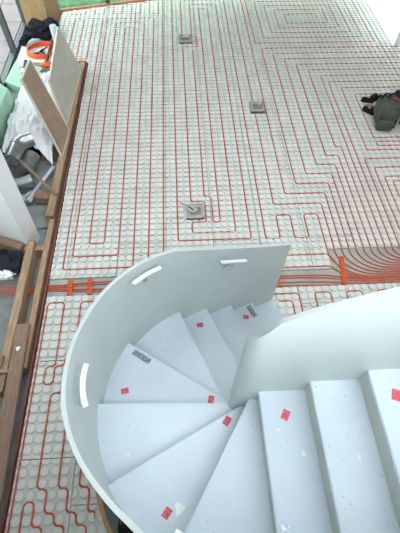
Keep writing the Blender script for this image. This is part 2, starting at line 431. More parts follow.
pipe_b([(16.2, 68.6), (16, 69), (16, 84.4), (26, 84.4), (26, 15.2), (28, 15.2), (28, 19.4), (30, 19.4), (30, 15.2), (32, 15.2), (32, 19.4), (34, 19.4)], 0, 34, 'orange pipe making two small hairpins beside the end of the stair wall')
steps = [(28, 21.4, 35, None), (30, 23.4, 36, None), (32, 25.4, 37, 63.4), (34, 27.4, 38, 61.4), (36, 29.4, 39, 59.4), (38, 31.4, 40, 57.4), (40, 33.4, 41, 55.4)]
nth = ['first', 'second', 'third', 'fourth', 'fifth', 'sixth', 'seventh']
for k, (xv, yl, xb, yt) in enumerate(steps):
    top = [(xv, 88)] if yt is None else [(66.5, yt), (xv, yt)]
    pipe_b(top + [(xv, yl), (xb, yl)], k + 1, xb, '%s of the stepped orange pipes counted from the stair hairpins' % nth[k])
pipe_b([(66.5, 53.4), (42, 53.4)], 8, 42, 'straight orange pipe just past the stepped pipes, running into the channel')
pipe_b([(66.5, 51.4), (43.2, 51.4), (43, 48)], 9, 43, 'second straight orange pipe past the stepped pipes, running into the channel')
pipe([(66.5, 49.4), (45, 49.4), (45, 32.4), (66.5, 32.4)], 'orange pipe making a wide square bend round the tool bag')
pipe([(66.5, 47.4), (47, 47.4), (47, 35.4), (66.5, 35.4)], 'orange pipe making the square bend closest to the tool bag')
pipe([(66.5, 34.4), (47.1, 34.4), (47.1, 33.4), (66.5, 33.4)], 'flat orange hairpin just below the tool bag')
for k, (xb, yt) in enumerate([(44, 30.4), (45, 28.4), (46, 26.4), (47, 25.4)]):
    pipe_b([(66.5, yt), (xb, yt)], 10 + k, xb, '%s orange pipe below the tool bag bending down into the channel' % nth[k])
l, b_, r_, t_ = 31, 65.4, 54, 85.4
sp = [(56, 90), (56, 65.4)]
while r_ - l > 1.5 and t_ - b_ > 1.0:
    sp += [(l, b_ if sp[-1][1] == b_ else sp[-1][1]), (l, t_), (r_, t_), (r_, b_ + 2)]
    l += 2; b_ += 2; r_ -= 2; t_ -= 2
pipe(sp, 'orange pipe wound in a square spiral at the far side of the floor')
# pipes from the left across the channel
for k in range(4):
    yl = [9.55, 9.2, 8.45, 8.1][k]; ys = 8.45 + .16 * k
    pipe([(-12, 10.9 - .6 * k, -1.5), (-8, 10.1 - .42 * k, -1.4), (-4.5, 9.4 - .3 * k, -.9), (-2.9, 9.2 - .26 * k, -.05), (-1, 9.2 - .27 * k, -.1), (4, yl, -.1), (20, [9.4, 9.05, 8.4, 7.95][k], -.1), (30, [9.35, 9.0, 8.35, 7.85][k], -.1), (33.5, [9.2, 8.8, 8.2, 7.75][k], -.1), (37, 8.45 - .32 * k, -.1), (62, 8.4 - .32 * k, -.1)],
         ['topmost', 'second', 'third', 'lowest'][k] + ' of the four orange pipes crossing the floor in the channel', rad=1.2)
pipe([(24, 12.4), (33.9, 12.4), (34.6, 11.6, -.1), (35.4, 9.6, -.1), (37.5, 8.72, -.1), (62, 8.62, -.1)], 'orange pipe along the short panel strip above the channel, upper one', rad=.7)
pipe([(24, 10.5), (33.8, 10.5), (34.6, 9.9, -.1), (35.6, 9.0, -.1), (38, 8.58, -.1), (62, 8.52, -.1)], 'orange pipe along the short panel strip above the channel, lower one', rad=.7)
# lower field, left of the stair
q = .1
pipe([(-2.1, -22), (-2.1, 6.62), (-.1, 6.62), (-.1, -1.38), (-1.1, -1.38), (-1.1, -3.38), (-.1, -3.38), (-.1, -1.5), (.3, -1.38), (.9, -1.2), (.9, -.38), (1.9, -.38), (1.9, 6.62), (3.9, 6.62), (3.9, -3)], 'orange pipe looping down the brown plank side left of the stair', rad=.5)
pipe([(1.4, -3.38), (.95, -4.38), (-.1, -4.38), (-.1, -13.38), (.9, -13.38), (.9, -15.38), (1.9, -15.38), (1.9, -16.38), (2.9, -16.38), (2.9, -22)], 'orange pipe stepping away to the right, nearest the plank hairpin', rad=.5)
pipe([(1.9, -5), (1.9, -13.4), (2.9, -13.4), (2.9, -15.4), (3.9, -15.4), (3.9, -16.45), (4.9, -16.45), (4.9, -21)], 'middle one of three orange pipes stepping right beside the stair wall', rad=.5)
pipe([(3.9, -5), (3.9, -13.4), (4.9, -13.4), (4.9, -15.45), (5.6, -15.45), (5.6, -16)], 'orange pipe stepping right closest under the curved stair wall', rad=.5)
pipe([(-1.1, -22), (-1.1, -14.4), (-.1, -14.4), (-.1, -16.4), (.9, -16.4), (.9, -22)], 'short orange hairpin at the bottom of the plank side', rad=.5)
# lower field, right of the stair
pipe([(25.4, 6.62), (28.9, 6.62), (28.9, -9), (30.9, -9), (30.9, 6.62), (32.9, 6.62), (32.9, -9)], 'orange hairpin just below the channel, nearest the lowest step', rad=.5)
pipe([(27.9, -9), (27.9, 5.62), (26.3, 5.62)], 'short orange pipe bending round the lowest step', rad=.5)
pipe([(34.9, -9), (34.9, 6.62), (36.9, 6.62), (36.9, -9)], 'orange hairpin just below the channel, second from the lowest step', rad=.5)
pipe([(38.9, -9), (38.9, 6.62), (40.9, 6.62), (40.9, -9)], 'orange hairpin just below the channel, third from the lowest step', rad=.5)

# clip rails over the channel pipes
def clip(x, y0, y1, dx, label):
    e = MB(); e.hexa([(x - .32, y1, -.25), (x + .32, y1, -.25), (x + dx + .32, y0, -.25), (x + dx - .32, y0, -.25)][::-1], [(x - .32, y1, .05), (x + .32, y1, .05), (x + dx + .32, y0, .05), (x + dx - .32, y0, .05)][::-1])
    o = e.build('clip_rail', M['clip'], bevel=.05)
    n = max(4, int((y1 - y0) / .4))
    for i in range(n):
        t = (i + .5) / n
        MB().box(x + dx * t - .3, y1 + (y0 - y1) * t - .05, .05, x + dx * t + .3, y1 + (y0 - y1) * t + .05, .12).build('clip_tooth', M['clip'], o)
    tag(o, label, 'clip rail', 'orange clip rails across the channel')
clip(.15, 7.65, 10.0, .15, 'orange clip rail across the channel nearest the joist')
clip(2.6, 7.65, 10.0, .15, 'orange clip rail across the channel nearest the curved stair wall')
clip(35.7, 6.9 + .75, 12.0, -.55, 'long orange clip rail over the bundle of bending pipes')
clip(26.6, 7.7, 9.2, 0, 'short orange clip rail at the foot of the stair wall end')

# ------------------------------------------------------------------ staircase
RISE, GO = 1.75, 2.95
A0 = math.radians(22.7); DR = (math.cos(A0), math.sin(A0)); NN = (-DR[1], DR[0])
RO, RI = 10.35, .75
INN = {5: (17.81, -8.41), 6: (17.8, -8.65), 7: (17.7, -9.2), 8: (18.4, -9.83), 9: (18.75, -9.85)}
ANG = {5: 112.7, 6: 145.2, 7: 178.0, 8: 210.7, 9: 243.0}
stair = empty('staircase', C[0], C[1], 0)
tag(stair, 'white winding staircase with solid curved side walls', 'staircase')
def lowpt(t, off): return (C[0] + DR[0] * t + NN[0] * off, C[1] + DR[1] * t + NN[1] * off)
def polar(a, r): a = math.radians(a); return (C[0] + r * math.cos(a), C[1] + r * math.sin(a))
XT = lambda k: 19.2 + 2.93 * (k - 10)
def nosing(k, off, back=0.0):
    """point on the nosing line of tread k at distance off from the inner side"""
    if k <= 5: return lowpt(GO * (5 - k) - back, RI + off)
    if k <= 9:
        (x0, y0), (x1, y1) = INN[k], polar(ANG[k], RO); u = off / WID; L = math.hypot(x1 - x0, y1 - y0)
        nx, ny = (y0 - y1) / L, (x1 - x0) / L            # uphill side of the nosing line
        return (x0 + (x1 - x0) * u + nx * back, y0 + (y1 - y0) * u + ny * back)
    return (XT(k) + back, C[1] - RI - off)
WID = RO - RI
treads = {}
NT = 15
def tread_poly(k, ext=.35):
    W_ = WID + .05
    p = [nosing(k, -.05), nosing(k, W_)]
    if k < 5: p += [nosing(k + 1, W_, ext), nosing(k + 1, -.05, ext)]
    elif k <= 8:
        a0, a1 = ANG[k], ANG[k + 1] + 2.2
        p = [INN[k]] + [polar(a0 + (a1 - a0) * i / 8, RO + .05) for i in range(9)] + ([nosing(k + 1, 0, .3)] if k != 7 else [nosing(8, 0, .3), (18.0, -9.7)])
    elif k == 9:
        a0 = ANG[9]
        p = [INN[9]] + [polar(a0 + (270 - a0) * i / 6, RO + .05) for i in range(7)] + [(XT(10) + ext, C[1] - RO - .05), (XT(10) + ext, C[1] - RI + .05)]
    else: p += [(XT(k + 1) + ext, C[1] - RO - .05), (XT(k + 1) + ext, C[1] - RI + .05)]
    ar = sum(p[i][0] * p[(i + 1) % len(p)][1] - p[(i + 1) % len(p)][0] * p[i][1] for i in range(len(p)))
    return p if ar > 0 else p[::-1]
for k in range(1, NT + 1):
    z = RISE * k
    treads[k] = MB().prism(tread_poly(k), z - .35, z).build('tread', M['tread'], stair, bevel=.05)
    a, b2 = nosing(k, 0, .05), nosing(k, WID, .05)
    c, d = nosing(k, 0, .10), nosing(k, WID, .10)
    zb = z - RISE if k > 1 else 0.0
    a2, b3 = nosing(k, 0, .35), nosing(k, WID, .35)
    rs = MB().hexa([(*c, zb), (*d, zb), (*(nosing(k, WID, .4)), zb), (*(nosing(k, 0, .4)), zb)], [(*a, z - .35), (*b2, z - .35), (*b3, z - .35), (*a2, z - .35)])
    rs.build('riser', M['riser'], stair)
# outer wall: foot on the tread edge, top edge leaning slightly inward through the turn
def interp(tab, x):
    if x <= tab[0][0]: return tab[0][1]
    for (x0, y0), (x1, y1) in zip(tab, tab[1:]):
        if x <= x1: return y0 + (y1 - y0) * (x - x0) / (x1 - x0)
    return tab[-1][1]
RIMZ = [(112.7, 18.95), (122, 19.45), (145, 20.4), (162, 21.0), (177, 21.7), (190, 22.2), (198, 22.5), (208, 22.9), (219, 23.4), (230, 24), (236, 24.5), (270, 27.2)]
RIMR = [(112.7, 10.35), (130, 10.25), (146, 10.17), (162, 10.08), (177, 10.01), (190, 10.0), (198, 9.92), (208, 9.77), (219, 9.57), (231, 9.45), (245, 9.5), (270, 9.9)]
stations = []
for i in range(13):
    t = 11.75 * (1 - i / 12); stations.append((lowpt(t, RO), lowpt(t, RO), 8.75 - RISE * t / GO, 18.95 - .55 * t + 0.0028 * t * t, NN))
for i in range(1, 41):
    a = 112.7 + (270 - 112.7) * i / 40
    n_ = (math.cos(math.radians(a)), math.sin(math.radians(a)))
    stations.append((polar(a, RO), polar(a, interp(RIMR, a)), 8.75 + 8.2 * (a - 112.7) / 157.3, interp(RIMZ, a), n_))
for i in range(1, 9):
    x = C[0] + 16 * i / 8
    stations.append(((x, C[1] - RO), (x, C[1] - RO + .45), 16.95 + (x - C[0]) * .597, 27.2 + (x - C[0]) * .6, (0, -1)))
def wall_mesh(st, th, under=3.6):
    m_ = MB(); n = len(st); vs = []
    for f, t, zn, zr, nn in st:
        zb = max(0.0, zn - under)
        for (p, z) in ((f, zb), (f, max(zn, zb + .3)), (((f[0] + t[0]) / 2, (f[1] + t[1]) / 2), (max(zn, zb + .3) + zr) / 2), (t, zr)): vs.append((p[0], p[1], z))
        for (p, z) in ((t, zr), (((f[0] + t[0]) / 2, (f[1] + t[1]) / 2), (max(zn, zb + .3) + zr) / 2), (f, max(zn, zb + .3)), (f, zb)): vs.append((p[0] + nn[0] * th, p[1] + nn[1] * th, z))
    fs = []
    for i in range(n - 1):
        for k in range(8):
            k2 = (k + 1) % 8; fs.append((i * 8 + k, i * 8 + k2, (i + 1) * 8 + k2, (i + 1) * 8 + k))
    fs.append(tuple(range(8))[::-1]); fs.append(tuple(range((n - 1) * 8, n * 8)))
    return m_.add(vs, fs)
ow = wall_mesh(stations, .24).build('outer_wall', M['wallpaint'], stair, smooth=True)
ow['label'] = 'tall curved white outer side wall'
# inner wall
CI = (18.45, -9.1)
ipolar = lambda a, r: (CI[0] + r * math.cos(math.radians(a)), CI[1] + r * math.sin(math.radians(a)))
ist = []
for i in range(9):
    t = 11.75 * (1 - i / 8); p = lowpt(t, RI); p = (p[0] + .35, p[1]); ist.append((p, p, 8.75 - RISE * t / GO, 19.6 - .593 * t, (-NN[0], -NN[1])))
IZ = [(112.7, 19.6), (140, 22.0), (165, 24.2), (180, 25.0), (215, 25.7), (270, 27.4)]
for i in range(1, 13):
    a = 112.7 + 157.3 * i / 12; p = ipolar(a, RI)
    ist.append((p, p, 8.75 + 8.2 * (a - 112.7) / 157.3, interp(IZ, a), (-math.cos(math.radians(a)), -math.sin(math.radians(a)))))
UX = [(18.1, 27.4), (18.6, 27.95), (19.3, 28.55), (20, 29.05), (21, 29.65), (21.8, 30.05), (22.5, 30.4), (34, 37.3)]
for x in (18.7, 18.95, 19.3, 20, 20.5, 21, 21.8, 22.5, 25, 28, 34):
    p = (x, C[1] - RI); ist.append((p, p, 16.95 + (x - C[0]) * .597, interp(UX, x), (0, 1)))
iw = wall_mesh(ist, .2).build('inner_wall', M['wallpaint'], stair, smooth=True)
iw['label'] = 'tall white inner side wall folded round the turn'
# handrail pieces on stub brackets
def bar(p0, p1, wallp, label, bulge=0.0, cen=None):
    v0, v1 = Vector(p0), Vector(p1); n = 8; pts = []
    for i in range(n + 1):
        t = i / n; p = v0.lerp(v1, t)
        if bulge:
            d = Vector((p.x - C[0], p.y - C[1], 0)).normalized(); p = p + d * (bulge * 4 * t * (1 - t))
        pts.append(p)
    m_ = MB(); vs = []; fs = []
    for i, p in enumerate(pts):
        d = (pts[min(i + 1, n)] - pts[max(i - 1, 0)]).normalized(); s_ = d.cross(Vector((0, 0, 1))).normalized() * .15
        vs += [p - s_ + Vector((0, 0, -.07)), p + s_ + Vector((0, 0, -.07)), p + s_ + Vector((0, 0, .07)), p - s_ + Vector((0, 0, .07))]
    for i in range(n):
        for k in range(4): fs.append((i * 4 + k, i * 4 + (k + 1) % 4, (i + 1) * 4 + (k + 1) % 4, (i + 1) * 4 + k))
    fs += [(0, 1, 2, 3), (n * 4 + 3, n * 4 + 2, n * 4 + 1, n * 4)]
    h = m_.add(vs, fs).build('handrail', M['rail'], stair); h['label'] = label
    mid = pts[n // 2]; w = Vector(wallp)
    MB().tube([mid + Vector((0, 0, -.1)), mid + Vector((0, 0, -.7)), w.lerp(mid, .35) + Vector((0, 0, 0)), w], .09, 8).build('bracket', M['riser'], h, smooth=True)
    nrm = (mid - w); nrm.z = 0; nrm.normalize()
    MB().tube([w - nrm * .02, w + nrm * .06], .28, 12).build('bracket_plate', M['riser'], h)
lp = lambda t, off, z: (*lowpt(t, off), z)
bar(lp(3.6, 9.6, 16.15), lp(6.25, 9.6, 14.7), lp(4.6, 10.33, 13.9), 'short white handrail piece nearest the lower end')
bar((11.07, -2.5, 19.35), (12.99, -.89, 18.85), (*polar(129.2, 10.25), 17.3), 'short white handrail piece on the curved wall', .1)
bar((8.77, -8.58, 20.65), (9.02, -11.06, 20.75), (*polar(186.5, 10.05), 18.6), 'short white handrail piece standing out near the rim', .2)
bar((13.86, -16.98, 22.6), (15.4, -17.8, 22.9), (*polar(246, 9.85), 20.6), 'short white handrail piece at the upper turn', .05)
# labels and paint marks on treads
def mark(k, x, y, w, h, ang, mat, name, nz=.03):
    z = RISE * k + .012; a = math.radians(ang); c_, s_ = math.cos(a), math.sin(a)
    P = [(x + u * c_ - v * s_, y + u * s_ + v * c_) for u, v in ((-w / 2, -h / 2), (w / 2, -h / 2), (w / 2, h / 2), (-w / 2, h / 2))]
    o = MB().prism(P, z - .011, z + nz).build(name, mat, treads[k]); return o
for k, x, y, a in ((2, 21.33, 2.06, -8), (4, 16.04, -.25, 0), (6, 9.46, -7.41, 12), (6, 16.46, -8.44, 75), (8, 17.3, -10.84, 55), (8, 13.04, -16.13, 50), (10, 20.69, -11.36, 60), (12, 26.24, -11.32, 70)):
    mark(k, x, y, .62, .46, a, M['sticker'], 'red_sticker')
mark(2, 22.05, 2.72, .55, 1.5, 22.7 + 3, M['silver'], 'silver_sticker')
mark(6, 10.75, -4.55, 1.75, .5, -35, M['silver'], 'silver_sticker')
for (k, x, y, rx, ry) in ((8, 13.83, -15.93, .3, .33), (10, 19.7, -17.25, .25, .25), (10, 20.1, -12.2, .1, .1), (10, 21.4, -13.6, .12, .16), (11, 24, -14.2, .07, .2), (7, 10.2, -12.4, .1, .08), (5, 12.6, -2.8, .12, .1)):
    pl = []
    for i in range(14):
        a = 6.2832 * i / 14; w = 1 + .25 * math.sin(3 * a + x) + .15 * math.sin(5 * a)
        pl.append((x + rx * w * math.cos(a), y + ry * w * math.sin(a)))
    MB().prism(pl, RISE * k - .01, RISE * k + .03).build('paint_drip', M['blob'] if k != 10 or x > 20 else M['silver'], treads[k])

# ------------------------------------------------------------------ pit kerb under the stair
kp = [(5.3, -11.3), (5.32, -12.4), (5.5, -13.4), (5.75, -14.4), (6.15, -15.5), (6.65, -16.6), (7.4, -17.8), (8.4, -19), (9.5, -20)]
kb = MB()
for a, b in zip(kp[:-1], kp[1:]): pass
vs = []; fs = []
for i, p in enumerate(kp):
    a, b = kp[max(i - 1, 0)], kp[min(i + 1, len(kp) - 1)]; L = math.hypot(b[0] - a[0], b[1] - a[1]); n_ = ((b[1] - a[1]) / L, -(b[0] - a[0]) / L)
    q = (p[0] - n_[0] * .42, p[1] - n_[1] * .42)
    vs += [(p[0], p[1], -.2), (q[0], q[1], -.2), (q[0], q[1], .75), (p[0], p[1], .75)]
for i in range(len(kp) - 1):
    for k in range(4): fs.append((i * 4 + k, i * 4 + (k + 1) % 4, (i + 1) * 4 + (k + 1) % 4, (i + 1) * 4 + k))
fs += [(0, 1, 2, 3), (len(vs) - 1, len(vs) - 2, len(vs) - 3, len(vs) - 4)]
tag(kb.add(vs, fs).build('curved_kerb', M['ply']), 'bent plywood kerb strip on the floor under the curved stair wall', 'kerb')
kg = MB(); inner = [(x + .9, y + .05) for x, y in kp]
kg.prism([(x + .06, y) for x, y in kp][::1] + [(14, -20), (14, -11.3)], -.2, .5)
structure(kg.build('trim_5', M['kerb']))
sk = empty('rubble_sack', 9.2, -16.2, 0)
MB().lump((10.4, -16.0, 1.1), (2.3, 2.6, 1.1), 4, .35, 24, 14, .8).build('sack', M['dark'], sk, smooth=True)
for i in range(7):
    MB().lump((8.2 + .5 * rng.random(), -15.2 - 2.4 * rng.random(), 1.15), (.16, .2, .12), i, .5, 8, 6).build('rubble', M['debris'], sk)
tag(sk, 'black rubble sack on the floor under the stair', 'sack')

# ------------------------------------------------------------------ floor boxes
def floor_box(x, y, w, d, label, conduit):
    o = empty('floor_box', x, y, 0)
    b = MB(); t = .18
    b.box(x - w / 2, y - d / 2, 0, x + w / 2, y - d / 2 + t, .55).box(x - w / 2, y + d / 2 - t, 0, x + w / 2, y + d / 2, .55)
    b.box(x - w / 2, y - d / 2, 0, x - w / 2 + t, y + d / 2, .55).box(x + w / 2 - t, y - d / 2, 0, x + w / 2, y + d / 2, .55)
    b.build('box_frame', M['box'], o)
    MB().box(x - w / 2, y - d / 2, .2, x + w / 2, y + d / 2, .42).build('box_base', M['box'], o)
    MB().box(x - w * .28, y - d * .22, .42, x + w * .34, y + d * .28, .5).build('cover_plate', M['boxin'], o)
    for c in conduit:
        MB().tube(rounded([(x + p[0], y + p[1], p[2]) for p in c], .5, 4), .17, 10).build('conduit', M['conduit'], o, smooth=True)
    tag(o, label, 'floor box', 'grey floor boxes set among the heating pipes')
floor_box(16.5, 20.3, 2.4, 2.7, 'grey floor box with bent conduits closest to the curved stair wall', [[(.3, .1, .4), (-.4, .5, .9), (-1.4, .9, 1.0), (-1.9, 1.3, .8)], [(-.9, 1.1, .6), (-1.3, .5, .7), (-.3, -.2, .5), (.3, .3, .45)]])
floor_box(28.5, 43.9, 2.5, 2.9, 'grey floor box in the middle of the floor with a torn flap', [[(.3, .4, .45), (.9, 1.2, .8), (1.1, 1.5, .8)]])
floor_box(16.6, 67.0, 2.7, 2.9, 'small far grey floor box near the green glazing', [[(-.6, .3, .45), (.1, .5, .7), (.8, .4, .5)]])

# ------------------------------------------------------------------ timbers beside the floor
def timber(p, d, w, z0, z1, mat, label, cat='joist', name='timber_joist'):
    o = obox(p, d, w, z0, z1).build(name, mat, bevel=.06); tag(o, label, cat); return o
timber((-3.5, 59), (-4.0, 20.3), 1.1, SUB, .45, M['timber'], 'long timber joist along the floor edge under the leaning boards')
timber((-3.55, 19.8), (-3.55, -1.5), .75, SUB, .40, M['timber'], 'timber joist along the floor edge crossing the orange pipes')
timber((-5.75, 16.2), (-5.75, -4), 1.0, SUB, .35, M['timber'], 'timber joist one gap away from the floor edge joist')
pk = timber((-4.3, 3.7), (-3.55, -20), 1.5, .46, .85, M['plank'], 'wide brown plank lying on the joists with a white splash', 'plank', 'wooden_plank')
pl = [(-4.3 + .22 * (1 + .3 * math.sin(3 * a)) * math.cos(a), .6 + .33 * (1 + .2 * math.sin(2 * a + 1)) * math.sin(a)) for a in [6.2832 * i / 14 for i in range(14)]]
MB().prism(pl, .84, .88).build('paint_splash', M['blob'], pk)
timber((-7.6, -1.8), (-4.9, -1.8), .5, .36, .7, M['timber'], 'short pale timber batten across the joists beside the plank', 'batten', 'timber_batten')
timber((-6.6, -10), (-6.6, 0), 1.6, .36, .7, M['plank'], 'brown plank at the left edge beyond the wide plank', 'plank', 'wooden_plank')
timber((-6.9, 25.1), (-4.55, 24.6), 1.6, -1.2, .1, M['plank'], 'short timber noggin between joist and ducts', 'noggin', 'timber_noggin')
timber((-11.8, 17.3), (-6.9, 15.4), 1.0, SUB, .2, M['plank'], 'brown timber sole plate below the white partition', 'sole plate', 'timber_plate')
timber((-6.7, 15.3), (-4.0, 15.3), .8, SUB, -.2, M['timber'], 'short timber cross piece between the two joists', 'noggin', 'timber_noggin')
o = MB().tube([(-9.4, 30.0, 2.0), (-3.4, 24.1, .75)], .2, 8).build('wooden_stick', M['timber'], smooth=True); tag(o, 'brown wooden stick lying across the ducts onto the joist', 'stick')
o = MB().tube([(-5.3, 31.2, -.6), (-8.6, 24.2, -1.2)], .3, 10).build('plastic_pipe', M['pvc'], smooth=True); tag(o, 'straight pale plastic pipe lying in the sunken strip', 'pipe')
o = MB().box(-8.3, 19.7, SUB, -4.6, 24.0, -1.35).build('concrete_slab', M['subfloor'], bevel=.08); tag(o, 'flat grey concrete slab between partition and noggin', 'slab')
o = MB().tube(rounded([(-8.9, 25.6, -1.2), (-8.0, 26.6, -1.0), (-7.6, 25.4, -1.0), (-7.9, 24.4, -1.2)], .7, 5), .2, 8).build('hooked_pipe', M['pvc'], smooth=True); tag(o, 'small hooked white plastic pipe among the ducts', 'pipe')

# galvanised ducts
def duct(pts, r, label, rings=5):
    o = empty('metal_duct', pts[0][0], pts[0][1], min(p[2] for p in pts) - r)
    pp = rounded(pts, 3.0, 8)
    MB().tube(pp, r, 18).build('duct_shell', M['galv'], o, smooth=True)
    n = len(pp)
    for k in range(rings):
        i = min(n - 2, int((n - 1) * k / max(1, rings - 1))); a, b = pp[i], pp[i + 1]
        d = (b - a).normalized() * .12
        MB().tube([a - d, a + d], r * 1.06, 18).build('seam_ring', M['galv'], o, smooth=True)
    tag(o, label, 'duct', 'galvanised ducts in the sunken strip')
duct([(-10.2, 29.5, 2.6), (-9.7, 33.0, 2.8), (-7.9, 34.0, 2.8)], 1.1, 'curved galvanised duct elbow lying uppermost below the white sheet', 6)
duct([(-8.5, 32.5, .5), (-9.0, 30.2, .35), (-9.05, 28.7, .3)], 1.25, 'straight galvanised duct lying under the curved elbow', 4)
duct([(-10.2, 26.6, .3), (-7.6, 27.6, .3)], .95, 'short galvanised duct stub across the end of the straight duct', 3)
duct([(-10.1, 24.2, -.9), (-8.3, 25.0, -.9)], .8, 'lowest galvanised duct stub beside the hooked white pipe', 3)

# ------------------------------------------------------------------ boards, sheet, jacket, coil at the glazing
def leaning(name, b0, b1, t0, t1, th, mat, label, cat):
    b0, b1, t0, t1 = map(Vector, (b0, b1, t0, t1))
    n = (b1 - b0).cross(t0 - b0).normalized() * th
    root = empty(name, *b0)
    e = .10
    f = lambda u, v: (b0 * (1 - u) + b1 * u) * (1 - v) + (t0 * (1 - u) + t1 * u) * v
    q = [f(0, 0), f(1, 0), f(1, 1), f(0, 1)]
    MB().hexa([p - n for p in q], q).build('board_face', mat, root)
    rim = MB()
    for a, b in ((0, 1), (1, 2), (2, 3), (3, 0)):
        d = (q[b] - q[a]).normalized(); s_ = n.cross(d).normalized() * .09
        rim.hexa([q[a] - n * 1.1 - s_, q[b] - n * 1.1 - s_, q[b] - n * 1.1 + s_, q[a] - n * 1.1 + s_], [q[a] + n * .1 - s_, q[b] + n * .1 - s_, q[b] + n * .1 + s_, q[a] + n * .1 + s_])
    rim.build('board_edge', M['edge'], root)
    tag(root, label, cat)
leaning('grey_board', (-3.6, 56.3, .5), (-4.2, 39.8, .5), (-6.0, 57.2, 7.7), (-4.9, 40.5, 7.9), .22, M['grey_panel'], 'large pale grey board leaning on the long joist', 'board')
leaning('veneered_board', (-3.7, 38.6, .5), (-3.95, 32.3, .5), (-7.4, 42.5, 10.2), (-7.1, 36.0, 11.0), .25, M['veneer'], 'brown veneered board leaning in front of the grey board', 'board')
o = MB().box(-9.4, 34, SUB, -5.2, 56, SUB + 1.0).build('timber_sleeper', M['plank']); tag(o, 'brown timber sleeper lying behind the leaning boards', 'sleeper')
o = MB().box(-16.9, 60.8, SUB, -10.8, 71.6, -.5).build('white_board', M['white']); tag(o, 'white board on the ground under the orange coil', 'board')
def vt(u, v):
    x = -13.0 + 7.6 * u; y = 33.2 + 19.5 * v
    z = 1.2 + 1.6 * math.exp(-((u - .45) / .4) ** 2) * (1 - .4 * v) + .7 * noise.noise(Vector((u * 4.3, v * 6.5, 1))) + .75 * abs(noise.noise(Vector((u * 9 + v * 5, v * 9, 5)))) + .3 * noise.noise(Vector((u * 22, v * 26, 5)))
    edge = max(0, (.16 - v) / .16)
    z -= edge * 1.9 * (0.35 + .65 * u)
    y -= edge * (.9 * math.sin(u * 7) + 2.4 * max(0, u - .55))
    return (x, y, max(z, SUB + .15))
o = MB().grid(vt, 40, 48, .06).build('white_sheet', M['sheet'], smooth=True); tag(o, 'crumpled white sheet thrown over the sunken strip', 'sheet')
o = MB().prism([(-17.4, 53.8), (-13.0, 51.0), (-11.2, 58.2), (-16.8, 60.6)], SUB, -.1).build('green_sheet', M['green']); tag(o, 'flat green plasterboard offcut beside the dark window frame', 'board')
o = MB().hexa([(-17.4, 38.0, -1.5), (-14.0, 37.0, -1.5), (-13.6, 46.0, -1.5), (-17.4, 51.0, -1.5)], [(-17.4, 37.6, 4.6), (-13.6, 36.6, 4.2), (-13.1, 44.6, 4.2), (-17.4, 48.5, 4.6)]).build('green_board_stack', M['green'], bevel=.1); tag(o, 'thick pale green board at the left edge beside the white sheet', 'board')
# plywood sheets at the far end
def pboard(q, th, mat, label, name='plywood_sheet'):
    q = [Vector(p) for p in q]; n = (q[1] - q[0]).cross(q[3] - q[0]).normalized() * th
    o = MB().hexa([p - n for p in q], q).build(name, mat); tag(o, label, 'plywood')
pboard([(-17.3, 75.0, -.8), (-13.2, 77.2, -.8), (-13.4, 78.4, 14), (-17.5, 76.3, 14)], .2, M['ply'], 'tall pale plywood sheet leaning in the far corner')
pboard([(-13.1, 77.3, -.8), (-10.3, 78.3, -.8), (-10.5, 79.4, 14), (-13.3, 78.5, 14)], .2, M['plydark'], 'darker plywood sheet leaning next to the pale one')
o = MB().prism([(-17.0, 72.0), (-9.6, 74.0), (-9.2, 77.0), (-13.0, 77.0), (-17.3, 74.8)], -.9, -.6).build('plywood_offcut', M['ply']); tag(o, 'flat plywood offcut in front of the leaning plywood', 'plywood')
# jacket
jk = empty('black_jacket', -13.5, 68.5, -.5)
MB().lump((-12.6, 69.4, 1.5), (3.2, 1.9, 1.6), 3, .55, 28, 18, .9, 1.3, .25).build('jacket_body', M['black'], jk, smooth=True)
MB().tube(rounded([(-14.6, 69.2, .9), (-16.0, 68.0, .6), (-16.4, 66.4, .3)], 1, 4), (.75), 12).build('sleeve', M['black'], jk, smooth=True)
MB().lump((-11.2, 70.2, 1.9), (1.5, 1.2, .8), 8, .6, 18, 12).build('hood', M['black'], jk, smooth=True)
tag(jk, 'black jacket heaped beside the dark window frame', 'jacket')
# orange coil
cl = empty('hose_coil', -12.1, 64.2, -.5)
for k in range(4):
    R1, R2 = 3.15 - .12 * (k % 2), 2.5 - .12 * (k % 2)
    pts = [(-12.1 + R1 * math.cos(a) + .06 * k, 64.2 + R2 * math.sin(a), -.32 + .22 * k + .06 * math.sin(3 * a + k)) for a in [6.2832 * i / 36 for i in range(37)]]
    MB().tube(pts, .16, 8).build('coil_turn', M['orange'], cl, smooth=True)
tag(cl, 'coil of bright orange hose lying round small tools', 'hose')
def tool(x, y, a, label, mat):
    o = empty('hand_tool', x, y, -.5); c_, s_ = math.cos(a), math.sin(a)
    P = lambda u, v, z: (x + u * c_ - v * s_, y + u * s_ + v * c_, z)
    MB().tube([P(-1.2, 0, -.3), P(-.2, 0, -.25), P(0.0, 0, -.25)], .2, 8).build('handle', mat, o, smooth=True)
    MB().tube([P(0, 0, -.25), P(1.3, .15, -.35)], .12, 8).build('shaft', M['alu'], o, smooth=True)
    tag(o, label, 'tool')
tool(-12.9, 63.6, .2, 'dark handled tool lying inside the orange coil', M['black'])
tool(-11.9, 63.2, -.5, 'red handled tool lying inside the orange coil', M['red'])
tool(-12.2, 64.9, 1.0, 'black tool crossing the others inside the orange coil', M['dark'])
o = MB().lump((-10.6, 58.9, -.05), (1.2, .6, .45), 6, .4, 18, 10, .8).build('orange_bundle', M['orange'], smooth=True); tag(o, 'small bright orange bundle just below the hose coil', 'bundle')
ps = MB().grid(lambda u, v: (-15.4 + 2.2 * u, 56.2 + 4.2 * v, .25 + .3 * noise.noise(Vector((u * 3, v * 4, 9)))), 10, 14, .05).build('paper_bag', M['paper']); tag(ps, 'white printed paper bag beside the veneered board', 'paper')
